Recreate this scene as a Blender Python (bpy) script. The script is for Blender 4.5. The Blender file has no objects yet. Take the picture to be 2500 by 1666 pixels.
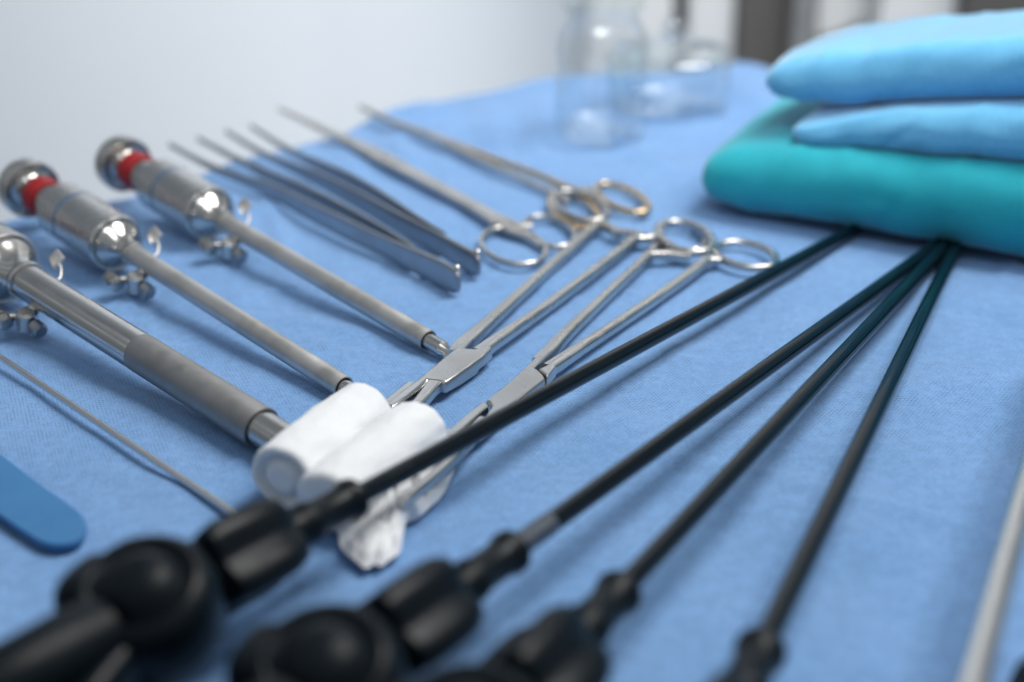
import bpy, bmesh, math, random
import numpy as np
from mathutils import Vector, noise
random.seed(7)
PI = math.pi
MM = 0.001
sc = bpy.context.scene

# ------------------------------------------------------------------ camera
PITCH = math.radians(23.5); HCAM = 200.0; FPX = 50/36*2500
cd = bpy.data.cameras.new('camera'); cam = bpy.data.objects.new('camera', cd)
sc.collection.objects.link(cam); sc.camera = cam
cam.location = (0, 0, HCAM*MM); cam.rotation_euler = (PI/2-PITCH, 0, 0)
cd.lens = 50; cd.sensor_width = 36; cd.clip_start = 0.01; cd.clip_end = 50
cd.dof.use_dof = True; cd.dof.focus_distance = 0.462; cd.dof.aperture_fstop = 4.8
cd.dof.aperture_blades = 0

# ------------------------------------------------------------------ world
w = bpy.data.worlds.new('World'); sc.world = w; w.use_nodes = True
nt = w.node_tree; bg = nt.nodes['Background']
tc = nt.nodes.new('ShaderNodeTexCoord'); sx = nt.nodes.new('ShaderNodeSeparateXYZ')
rp = nt.nodes.new('ShaderNodeValToRGB')
nt.links.new(tc.outputs['Generated'], sx.inputs[0]); nt.links.new(sx.outputs['Z'], rp.inputs[0])
nt.links.new(rp.outputs[0], bg.inputs[0])
e = rp.color_ramp.elements
e[0].position = 0.0; e[0].color = (.22, .25, .29, 1)
e[1].position = 1.0; e[1].color = (.42, .44, .46, 1)
for p, c in ((.12, .27), (.26, .34), (.36, .62), (.44, .30), (.55, .42), (.64, .72), (.72, .30), (.84, .62), (.92, .32)):
    q = e.new(p); q.color = (c*.90, c*.98, c*1.07, 1)
bg.inputs[1].default_value = 0.68

# ------------------------------------------------------------------ lamps
def area(name, loc, target, size, power, col=(1, 1, 1)):
    l = bpy.data.lights.new(name, 'AREA'); l.shape = 'DISK'; l.size = size; l.energy = power; l.color = col
    o = bpy.data.objects.new(name, l); sc.collection.objects.link(o); o.location = loc
    o.rotation_euler = (Vector(target)-Vector(loc)).to_track_quat('-Z', 'Y').to_euler(); return o
area('ceiling_lamp', (.58, .62, 1.38), (.03, .5, 0), .70, 20.5, (1, .98, .945))
area('ceiling_lamp', (1.02, .78, 1.2), (.0, .5, 0), .12, 4.2, (1, .985, .96))
rl = area('wall_fill_light', (-.05, .72, 1.0), (.02, 1.72, -.12), 1.5, 4.6, (.95, .98, 1)); rl.data.spread = math.radians(54)  # unseen fill light, added only to brighten the wall and background furniture
sc.view_settings.view_transform = 'Standard'; sc.view_settings.look = 'None'
sc.view_settings.exposure = 0.1; sc.view_settings.gamma = 1
sc.render.engine = 'CYCLES'
sc.cycles.max_bounces = 10; sc.cycles.transparent_max_bounces = 16

# ------------------------------------------------------------------ projection helpers (mm)
cp, sp = math.cos(PITCH), math.sin(PITCH)
def PP(px, py, z=0.0):
    u = (px-1250)/FPX; v = (py-833)/FPX
    d = Vector((u, cp-v*sp, -sp-v*cp)); t = (HCAM-z)/(-d.z)
    return Vector((u*t, d.y*t, z))
def proj(p):
    rx, ry, rz = p[0], p[1], p[2]-HCAM
    f = ry*cp-rz*sp; up = ry*sp+rz*cp
    return 1250+FPX*rx/f, 833-FPX*up/f

# ------------------------------------------------------------------ object helpers
C = sc.collection
ORI = {}
def thing(name, origin, label, cat, group=None):
    o = bpy.data.objects.new(name, None); C.objects.link(o)
    o.empty_display_size = .01
    origin = Vector(origin); o.location = origin*MM; ORI[o.name] = origin
    o['label'] = label; o['category'] = cat
    if group: o['group'] = group
    return o
def link(name, verts, faces, mat, parent=None, smooth=40, label=None, cat=None, group=None, kind=None, origin=None):
    """verts are world mm; one mesh object, its origin at the parent's (or the given) origin"""
    me = bpy.data.meshes.new(name)
    if origin is None:
        if parent is not None: origin = ORI[parent.name]
        else:
            a = np.array([tuple(v) for v in verts]); origin = Vector(((a[:, 0].min()+a[:, 0].max())/2, (a[:, 1].min()+a[:, 1].max())/2, a[:, 2].min()))
    origin = Vector(origin)
    me.from_pydata([tuple((Vector(v)-origin)*MM) for v in verts], [], faces)
    me.validate(); me.update()
    bm = bmesh.new(); bm.from_mesh(me); bmesh.ops.recalc_face_normals(bm, faces=bm.faces); bm.to_mesh(me); bm.free()
    for p in me.polygons: p.use_smooth = smooth > 0
    if smooth:
        me.set_sharp_from_angle(angle=math.radians(smooth))
        big = {tuple(sorted(k)) for p in me.polygons if len(p.vertices) > 8 for k in p.edge_keys}
        if big and 'sharp_edge' in me.attributes or big:
            at = me.attributes.get('sharp_edge') or me.attributes.new('sharp_edge', 'BOOLEAN', 'EDGE')
            for i_, e_ in enumerate(me.edges):
                if tuple(sorted(e_.vertices)) in big: at.data[i_].value = True
    o = bpy.data.objects.new(name, me); C.objects.link(o); me.materials.append(mat)
    if parent is not None:
        o.parent = parent
        o.location = (origin-ORI[parent.name])*MM
    else: o.location = origin*MM
    ORI[o.name] = origin
    if label: o['label'] = label
    if cat: o['category'] = cat
    if group: o['group'] = group
    if kind: o['kind'] = kind
    return o
class MB:
    def __init__(s): s.v = []; s.f = []
    def add(s, v, f):
        n = len(s.v); s.v += [Vector(q) for q in v]; s.f += [tuple(i+n for i in q) for q in f]; return s
def frame(a):
    a = Vector(a).normalized(); side = a.cross(Vector((0, 0, 1)))
    if side.length < 1e-4: side = Vector((1, 0, 0))
    side.normalize(); return a, side, side.cross(a).normalized()
def lathe(origin, axis, prof, seg=48, lobes=0, lobe=0.0, yscale=1.0, caps=True):
    a, s, n = frame(axis); v = []; f = []
    for (d, r) in prof:
        for k in range(seg):
            t = 2*PI*k/seg; rr = r*(1+lobe*math.cos(lobes*t)) if lobes else r
            v.append(Vector(origin)+a*d+s*(rr*math.cos(t))+n*(rr*math.sin(t)*yscale))
    m = len(prof)
    for i in range(m-1):
        for k in range(seg):
            f.append((i*seg+k, i*seg+(k+1) % seg, (i+1)*seg+(k+1) % seg, (i+1)*seg+k))
    if caps:
        f.append(tuple(range(seg))); f.append(tuple(range((m-1)*seg, m*seg)))
    return v, f
def crom(pts, n, closed=False):
    pts = [np.array(p, float) for p in pts]; out = []
    L = len(pts); segs = L if closed else L-1
    for i in range(segs):
        if closed: p0, p1, p2, p3 = pts[(i-1) % L], pts[i], pts[(i+1) % L], pts[(i+2) % L]
        else: p0, p1, p2, p3 = pts[max(i-1, 0)], pts[i], pts[i+1], pts[min(i+2, L-1)]
        for k in range(n):
            t = k/n
            out.append(.5*((2*p1)+(-p0+p2)*t+(2*p0-5*p1+4*p2-p3)*t*t+(-p0+3*p1-3*p2+p3)*t**3))
    if not closed: out.append(pts[-1])
    return out
def sweep(rows, n=6, K=20, closed=False, up=(0, 0, 1), smoothing=True):
    """rows: (x,y,z,width,thickness,exponent); superellipse section swept along a path"""
    R = crom(rows, n, closed) if smoothing else [np.array(r, float) for r in rows]
    M = len(R); v = []; f = []; up = Vector(up)
    for i, r in enumerate(R):
        p = Vector(r[:3])
        if closed: t = Vector(R[(i+1) % M][:3])-Vector(R[(i-1) % M][:3])
        else: t = Vector(R[min(i+1, M-1)][:3])-Vector(R[max(i-1, 0)][:3])
        t.normalize(); s = t.cross(up).normalized(); nn = s.cross(t).normalized(); ex = max(r[5], 1.6)
        for k in range(K):
            th = 2*PI*(k+.5)/K; c, q = math.cos(th), math.sin(th)
            a = math.copysign(abs(c)**(2/ex), c)*r[3]/2; b = math.copysign(abs(q)**(2/ex), q)*r[4]/2
            v.append(p+s*a+nn*b)
    rng = M if closed else M-1
    for i in range(rng):
        j = (i+1) % M
        for k in range(K): f.append((i*K+k, i*K+(k+1) % K, j*K+(k+1) % K, j*K+k))
    if not closed: f.append(tuple(range(K))); f.append(tuple(range((M-1)*K, M*K)))
    return v, f
def prism(outline, z0, z1, bevel=0.4, seg=2):
    bm = bmesh.new(); vs = [bm.verts.new((p[0], p[1], z0)) for p in outline]
    fc = bm.faces.new(vs); r = bmesh.ops.extrude_face_region(bm, geom=[fc])
    for x in r['geom']:
        if isinstance(x, bmesh.types.BMVert): x.co.z = z1
    bmesh.ops.recalc_face_normals(bm, faces=bm.faces)
    if bevel: bmesh.ops.bevel(bm, geom=list(bm.edges), offset=bevel, segments=seg, affect='EDGES', profile=.5)
    bm.verts.ensure_lookup_table(); bm.verts.index_update()
    v = [q.co.copy() for q in bm.verts]; f = [tuple(l.index for l in q.verts) for q in bm.faces]; bm.free(); return v, f
def box(x0, x1, y0, y1, z0, z1, bevel=0.5): return prism([(x0, y0), (x1, y0), (x1, y1), (x0, y1)], z0, z1, bevel)
def tube(pts, r, n=8, K=16, closed=False): return sweep([(p[0], p[1], p[2], 2*r, 2*r, 2) for p in pts], n, K, closed)

# ------------------------------------------------------------------ materials
def mat(name, col, rough=.5, metal=0.0, **kw):
    m = bpy.data.materials.new(name); m.use_nodes = True; b = m.node_tree.nodes['Principled BSDF']
    b.inputs['Base Color'].default_value = (*col, 1); b.inputs['Roughness'].default_value = rough
    b.inputs['Metallic'].default_value = metal
    for k, v in kw.items(): b.inputs[k.replace('_', ' ')].default_value = v
    return m
def N(m, t, **kw):
    n = m.node_tree.nodes.new(t)
    for k, v in kw.items(): setattr(n, k, v)
    return n
def L(m, a, b): m.node_tree.links.new(a, b)
def math_n(m, op, a, b=None, c=None):
    n = N(m, 'ShaderNodeMath', operation=op)
    for i, x in enumerate((a, b, c)):
        if x is None: continue
        if isinstance(x, (int, float)): n.inputs[i].default_value = x
        else: L(m, x, n.inputs[i])
    return n.outputs[0]
def vary(m, scale, lo, hi, bump=0.0, bscale=None, stretch=None, tint=None):
    """noise-driven roughness, optional base colour wear and fine bump"""
    b = m.node_tree.nodes['Principled BSDF']; t = N(m, 'ShaderNodeTexCoord'); mp = N(m, 'ShaderNodeMapping')
    L(m, t.outputs['Object'], mp.inputs[0])
    if stretch: mp.inputs['Scale'].default_value = stretch
    n = N(m, 'ShaderNodeTexNoise'); n.inputs['Scale'].default_value = scale; n.inputs['Detail'].default_value = 3
    n.inputs['Roughness'].default_value = .5; L(m, mp.outputs[0], n.inputs['Vector'])
    r = N(m, 'ShaderNodeMapRange'); r.inputs[1].default_value = .35; r.inputs[2].default_value = .65
    r.inputs[3].default_value = lo; r.inputs[4].default_value = hi; L(m, n.outputs[0], r.inputs[0]); L(m, r.outputs[0], b.inputs['Roughness'])
    if tint:
        c = N(m, 'ShaderNodeMix', data_type='RGBA'); c.inputs[6].default_value = b.inputs['Base Color'].default_value
        c.inputs[7].default_value = (*tint, 1); n2 = N(m, 'ShaderNodeTexNoise'); n2.inputs['Scale'].default_value = scale*.45
        n2.inputs['Detail'].default_value = 8; L(m, t.outputs['Object'], n2.inputs['Vector'])
        r2 = N(m, 'ShaderNodeMapRange'); r2.inputs[1].default_value = .45; r2.inputs[2].default_value = .7
        L(m, n2.outputs[0], r2.inputs[0]); L(m, r2.outputs[0], c.inputs[0]); L(m, c.outputs[2], b.inputs['Base Color'])
    if bump:
        n3 = N(m, 'ShaderNodeTexNoise'); n3.inputs['Scale'].default_value = bscale or scale*5; n3.inputs['Detail'].default_value = 4
        L(m, t.outputs['Object'], n3.inputs['Vector'])
        bp = N(m, 'ShaderNodeBump'); bp.inputs['Strength'].default_value = bump; bp.inputs['Distance'].default_value = .00004
        L(m, n3.outputs[0], bp.inputs['Height']); L(m, bp.outputs[0], b.inputs['Normal'])
    return m
M = {}
M['steel'] = vary(mat('brushed_steel', (.56, .55, .535), .3, 1), 60, .2, .34, .05, 900, tint=(.46, .44, .42))
M['satin'] = vary(mat('satin_steel', (.58, .57, .555), .4, 1), 120, .42, .55, .25, 1500, tint=(.43, .42, .40))
M['polish'] = vary(mat('polished_steel', (.58, .565, .54), .18, 1), 60, .13, .26, .04, 500, tint=(.48, .46, .43))
M['bright'] = vary(mat('bright_steel', (.70, .69, .67), .2, 1), 60, .16, .26, .03, 500)
M['dull'] = vary(mat('matt_grey_sleeve', (.32, .32, .32), .5, .9), 140, .42, .58, .3, 1800, tint=(.26, .26, .255))
M['dark_steel'] = vary(mat('dark_tweezer_steel', (.34, .36, .39), .35, 1), 100, .3, .45, .15, 1200)
M['gold'] = vary(mat('gold_plated_steel', (.72, .53, .32), .25, 1), 80, .18, .32, .05, 600)
M['red'] = vary(mat('red_plastic', (.24, .003, .006), .4), 80, .36, .5, .03, 700)
M['blue_ring'] = mat('blue_seal', (.02, .10, .26), .4)
M['black'] = vary(mat('black_plastic', (.003, .006, .009), .38, IOR=1.24), 70, .3, .44, .12, 900)
M['shaft'] = vary(mat('black_insulated_shaft', (.0025, .006, .009), .2, IOR=1.32), 60, .1, .2, .04, 600, stretch=(1, 1, .2))
M['blue_plastic'] = vary(mat('blue_plastic', (.030, .150, .345), .5), 90, .42, .6, .3, 900, tint=(.036, .17, .375))
M['wall'] = vary(mat('pale_wall_paint', (.72, .755, .80), .7), 3, .6, .8, .1, 60)
M['floor'] = vary(mat('floor_vinyl', (.45, .50, .55), .4), 3, .3, .5)
M['white_paint'] = vary(mat('white_cabinet_paint', (.60, .615, .63), .4), 4, .3, .5)
M['grey_panel'] = vary(mat('dark_grey_panel', (.085, .08, .076), .5), 4, .4, .6)
M['black_gap'] = mat('black_gap', (.03, .035, .04), .6)

def cloth(name, col, col2, weave=1000/0.55, bump=.35, dots=False, sheen=.3, sss=0.0, mott=.11):
    m = mat(name, col, .85); b = m.node_tree.nodes['Principled BSDF']
    b.inputs['Specular IOR Level'].default_value = .25
    b.inputs['Sheen Weight'].default_value = sheen; b.inputs['Sheen Roughness'].default_value = .4
    t = N(m, 'ShaderNodeTexCoord')
    big = N(m, 'ShaderNodeTexNoise'); big.inputs['Scale'].default_value = 26; big.inputs['Detail'].default_value = 7; L(m, t.outputs['Object'], big.inputs['Vector'])
    mid = N(m, 'ShaderNodeTexNoise'); mid.inputs['Scale'].default_value = 900; mid.inputs['Detail'].default_value = 3; L(m, t.outputs['Object'], mid.inputs['Vector'])
    r = N(m, 'ShaderNodeMapRange'); r.inputs[1].default_value = .3; r.inputs[2].default_value = .7; L(m, big.outputs[0], r.inputs[0])
    c = N(m, 'ShaderNodeMix', data_type='RGBA'); c.inputs[6].default_value = (*col, 1); c.inputs[7].default_value = (*col2, 1)
    L(m, r.outputs[0], c.inputs[0]); last = c.outputs[2]
    h = math_n(m, 'MULTIPLY', mid.outputs[0], .8)
    r3 = N(m, 'ShaderNodeMapRange'); r3.inputs[1].default_value = .3; r3.inputs[2].default_value = .7; r3.inputs[3].default_value = 1-mott; r3.inputs[4].default_value = 1+mott
    L(m, mid.outputs[0], r3.inputs[0]); fac = r3.outputs[0]
    if dots:
        # point-bonded non-woven: rows of tiny dimples, alternate rows staggered
        mp = N(m, 'ShaderNodeMapping'); mp.inputs['Rotation'].default_value = (0, 0, math.radians(7)); L(m, t.outputs['Object'], mp.inputs[0])
        wn = N(m, 'ShaderNodeTexNoise'); wn.inputs['Scale'].default_value = 40; L(m, t.outputs['Object'], wn.inputs['Vector'])
        s = N(m, 'ShaderNodeSeparateXYZ'); L(m, mp.outputs[0], s.inputs[0])
        yy = math_n(m, 'MULTIPLY', s.outputs['Y'], 1000/1.15)
        row = math_n(m, 'FLOOR', yy)
        xx = math_n(m, 'ADD', math_n(m, 'MULTIPLY', s.outputs['X'], 1000/1.3), math_n(m, 'MULTIPLY', row, .5))
        fx = math_n(m, 'SUBTRACT', math_n(m, 'FRACT', xx), .5); fy = math_n(m, 'SUBTRACT', math_n(m, 'FRACT', yy), .5)
        d = math_n(m, 'SQRT', math_n(m, 'ADD', math_n(m, 'MULTIPLY', fx, fx), math_n(m, 'MULTIPLY', fy, fy)))
        rd = N(m, 'ShaderNodeMapRange', interpolation_type='SMOOTHSTEP'); rd.inputs[1].default_value = .14; rd.inputs[2].default_value = .34
        L(m, d, rd.inputs[0])
        n4 = N(m, 'ShaderNodeTexNoise'); n4.inputs['Scale'].default_value = 230; n4.inputs['Detail'].default_value = 3; L(m, t.outputs['Object'], n4.inputs['Vector'])
        r5 = N(m, 'ShaderNodeMapRange'); r5.inputs[1].default_value = .38; r5.inputs[2].default_value = .6; L(m, n4.outputs[0], r5.inputs[0])
        dd = math_n(m, 'SUBTRACT', 1, math_n(m, 'MULTIPLY', math_n(m, 'SUBTRACT', 1, rd.outputs[0]), r5.outputs[0]))
        fac = math_n(m, 'MULTIPLY', fac, math_n(m, 'MULTIPLY_ADD', dd, .5, .5))
        h = math_n(m, 'ADD', h, math_n(m, 'MULTIPLY', dd, 1.0))
    else:
        wv = N(m, 'ShaderNodeTexWave'); wv.inputs['Scale'].default_value = weave/6.3; wv.inputs['Distortion'].default_value = 1.0; L(m, t.outputs['Object'], wv.inputs['Vector'])
        h = math_n(m, 'ADD', h, math_n(m, 'MULTIPLY', wv.outputs['Fac'], .4))
    hs = N(m, 'ShaderNodeVectorMath', operation='SCALE'); L(m, last, hs.inputs[0]); L(m, fac, hs.inputs['Scale']); L(m, hs.outputs[0], b.inputs['Base Color'])
    bp = N(m, 'ShaderNodeBump'); bp.inputs['Strength'].default_value = bump; bp.inputs['Distance'].default_value = .00025
    L(m, h, bp.inputs['Height']); L(m, bp.outputs[0], b.inputs['Normal'])
    if sss: b.inputs['Subsurface Weight'].default_value = sss; b.inputs['Subsurface Radius'].default_value = (.004, .004, .004); b.inputs['Subsurface Scale'].default_value = 1
    return m
M['drape'] = cloth('blue_nonwoven_drape', (.142, .285, .53), (.172, .32, .575), dots=True, sheen=.3)
M['towel_blue'] = cloth('light_blue_cloth', (.14, .47, .76), (.16, .50, .78), sheen=1.0, bump=.2)
M['towel_green'] = cloth('teal_cloth', (.014, .36, .44), (.022, .39, .47), sheen=.45, bump=.2)
M['gauze'] = cloth('white_gauze', (.68, .70, .72), (.72, .735, .75), sheen=.2, bump=.28, mott=.02)

def glass():
    m = bpy.data.materials.new('clear_glass'); m.use_nodes = True; nt = m.node_tree; nt.nodes.clear()
    o = N(m, 'ShaderNodeOutputMaterial'); tr = N(m, 'ShaderNodeBsdfTransparent'); gl = N(m, 'ShaderNodeBsdfGlossy')
    gl.inputs['Roughness'].default_value = .02; gl.inputs['Color'].default_value = (.95, .97, .97, 1)
    lw = N(m, 'ShaderNodeLayerWeight'); lw.inputs[0].default_value = .5
    cr = N(m, 'ShaderNodeValToRGB'); cr.color_ramp.elements[0].color = (.99, .993, .993, 1); cr.color_ramp.elements[1].color = (.70, .75, .77, 1)
    cr.color_ramp.elements[0].position = .62; L(m, lw.outputs['Facing'], cr.inputs[0]); L(m, cr.outputs[0], tr.inputs[0])
    f5 = math_n(m, 'POWER', lw.outputs['Facing'], 4.0); f6 = math_n(m, 'MULTIPLY_ADD', f5, .6, .065)
    mx = N(m, 'ShaderNodeMixShader'); L(m, f6, mx.inputs[0]); L(m, tr.outputs[0], mx.inputs[1]); L(m, gl.outputs[0], mx.inputs[2]); L(m, mx.outputs[0], o.inputs[0])
    return m
M['glass'] = glass()

# ------------------------------------------------------------------ setting: wall, floor
v, f = box(-3500, 3500, 1720, 1800, -900, 2200, 0); link('wall', v, f, M['wall'], kind='structure')
v, f = box(-3500, 3500, -2000, 1718, -920, -900, 0); link('floor', v, f, M['floor'], kind='structure')

# ------------------------------------------------------------------ drape over the table
edge_px = [(-330, 632), (0, 557), (130, 524), (300, 482), (520, 424), (700, 370), (860, 318), (1000, 268), (1180, 226), (1330, 204), (1500, 184), (1650, 172), (1790, 163), (1880, 182), (1960, 232)]
edge = [PP(p[0], p[1]-(7 if p[0] > 600 else 3))[:2] for p in edge_px]
p0 = np.array(edge[0]); edge = [tuple(p0+np.array((-260, -300)))]+[tuple(p) for p in edge]+[(215, 800), (330, 690), (560, 480), (640, 380)]
E = np.array([q[:2] for q in crom([(a, b, 0) for a, b in edge], 8)])
def edge_info(x, y):
    """signed distance (positive = beyond the table edge), closest point, outward normal"""
    P = np.array((x, y)); A = E[:-1]; B = E[1:]; AB = B-A
    t = np.clip(((P-A)*AB).sum(1)/(AB*AB).sum(1), 0, 1); Q = A+AB*t[:, None]; dd = P-Q; d2 = (dd*dd).sum(1); i = int(d2.argmin())
    n = np.array((-AB[i, 1], AB[i, 0])); n = n/np.linalg.norm(n); d = math.sqrt(d2[i]); sg = 1 if ((P-Q[i])*n).sum() > 0 else -1
    nn = (P-Q[i])/d*sg if d > 1e-6 else n
    return sg*d, Q[i], nn
creases = []   # (ax,ay,bx,by,width,height)
def crease(p, q, wd, h): h *= 1.5; a = PP(*p); b = PP(*q); creases.append((a.x, a.y, b.x, b.y, wd, h))
crease((1790, 1135), (2440, 1310), 3.0, .8); crease((1560, 1100), (1850, 1150), 2.5, .45)
crease((640, 470), (700, 600), 5, 2.0); crease((560, 470), (640, 640), 4, 1.3)
crease((1330, 230), (1300, 420), 9, 2.2); crease((1180, 240), (1230, 400), 8, 1.8); crease((950, 300), (1010, 420), 7, 1.8)
crease((820, 340), (880, 430), 6, 1.4); crease((1900, 1000), (2430, 900), 14, .9)
crease((650, 760), (950, 830), 6, 1.1); crease((120, 930), (620, 1080), 9, .8); crease((150, 1120), (560, 1230), 5, .6)
crease((700, 810), (860, 860), 3, .6); crease((330, 880), (600, 960), 4, .7); crease((1500, 960), (1760, 820), 8, .7)
crease((1770, 200), (1920, 290), 15, 5.5); crease((1400, 196), (1440, 330), 10, 2.2); crease((1560, 186), (1640, 300), 9, 1.8); crease((1720, 200), (1700, 330), 9, 1.6)
crease((700, 420), (760, 470), 6, 1.2); crease((450, 520), (560, 700), 7, 1.0); crease((250, 640), (330, 760), 7, 1.0); crease((1250, 700), (1500, 640), 8, .7); crease((2050, 760), (2300, 1100), 10, .6); crease((1650, 1300), (1500, 1660), 9, .6); crease((2150, 1200), (2080, 1600), 10, .6)
crease((1650, 420), (1500, 330), 10, 1.5); crease((2200, 700), (2490, 760), 8, .9)
def drape_h(x, y):
    rg = noise.noise(Vector((x/34, y/26, 7.7))); h = 1.6*max(0, .12-abs(rg))/.12*max(0, noise.noise(Vector((x/80, y/80, 2.2)))+.25)
    h += 1.1*noise.noise(Vector((x/60, y/60, 3)))+.55*noise.noise(Vector((x/24, y/24, 9)))+.14*noise.noise(Vector((x/7, y/7, 4)))
    for ax, ay, bx, by, wd, hh in creases:
        dx, dy = bx-ax, by-ay; l2 = dx*dx+dy*dy; t = ((x-ax)*dx+(y-ay)*dy)/l2; tc_ = min(max(t, 0), 1)
        qx, qy = ax+dx*tc_, ay+dy*tc_; d = math.hypot(x-qx, y-qy)
        if d < wd*3: 
            en = max(0, 1-abs(t-.5)*1.5) if -.17 < t < 1.17 else 0
            h += hh*math.exp(-(d/wd)**2)*min(1, en*1.6)
    return h
xs = np.arange(-520, 560, 2.6); ys = np.arange(90, 1130, 2.6); vv = []; ff = []
idx = {}
for j, y in enumerate(ys):
    for i, x in enumerate(xs):
        d, q, n = edge_info(x, y) if y > 250 or x < -200 or x > 300 else (-99, None, None)
        if d > 190: continue
        hh = drape_h(x, y)-.7
        if d > -30:
            # light hem ripples near the edge and hanging folds below it
            s = q[0]*.7+q[1]*.7; wv = math.sin(s/19.0+1.7*noise.noise(Vector((s/60, 1, 1))))
            hh += 2.0*wv*max(0, min(1, (d+30)/30))
        if d <= 0: X, Y, Z = x, y, hh
        else:
            r = 9; th = min(d/r, PI/2); out = r*math.sin(th); dn = r*(1-math.cos(th))+max(0, d-r*PI/2)
            out += (3+5*wv)*min(1, dn/60); X, Y, Z = q[0]+n[0]*out, q[1]+n[1]*out, hh*(1-min(1, dn/30))-dn
        idx[(i, j)] = len(vv); vv.append((X, Y, Z))
for (i, j), a in idx.items():
    if (i+1, j) in idx and (i, j+1) in idx and (i+1, j+1) in idx:
        ff.append((a, idx[(i+1, j)], idx[(i+1, j+1)], idx[(i, j+1)]))
link('surgical_drape', vv, ff, M['drape'], smooth=180, label='light blue non-woven surgical drape spread over the table under all the instruments', cat='drape', origin=(0, 500, 0))
v, f = [], []
tb = [(p[0]*.955-2, (p[1]-500)*.955+500-4) for p in E[::3]]; tb = tb+[(560, 80), (-500, 80)]
v, f = prism(tb, -24, -4, 0); t = thing('instrument_table', (0, 400, -900), 'steel instrument table hidden under the light blue drape', 'table')
link('tabletop', v, f, M['satin'], t, 30)
for x, y in ((-330, 180), (380, 180), (100, 740)):
    v, f = lathe((x, y, -900), (0, 0, 1), [(0, 14), (876, 14)], 16); link('leg', v, f, M['satin'], t)

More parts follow.
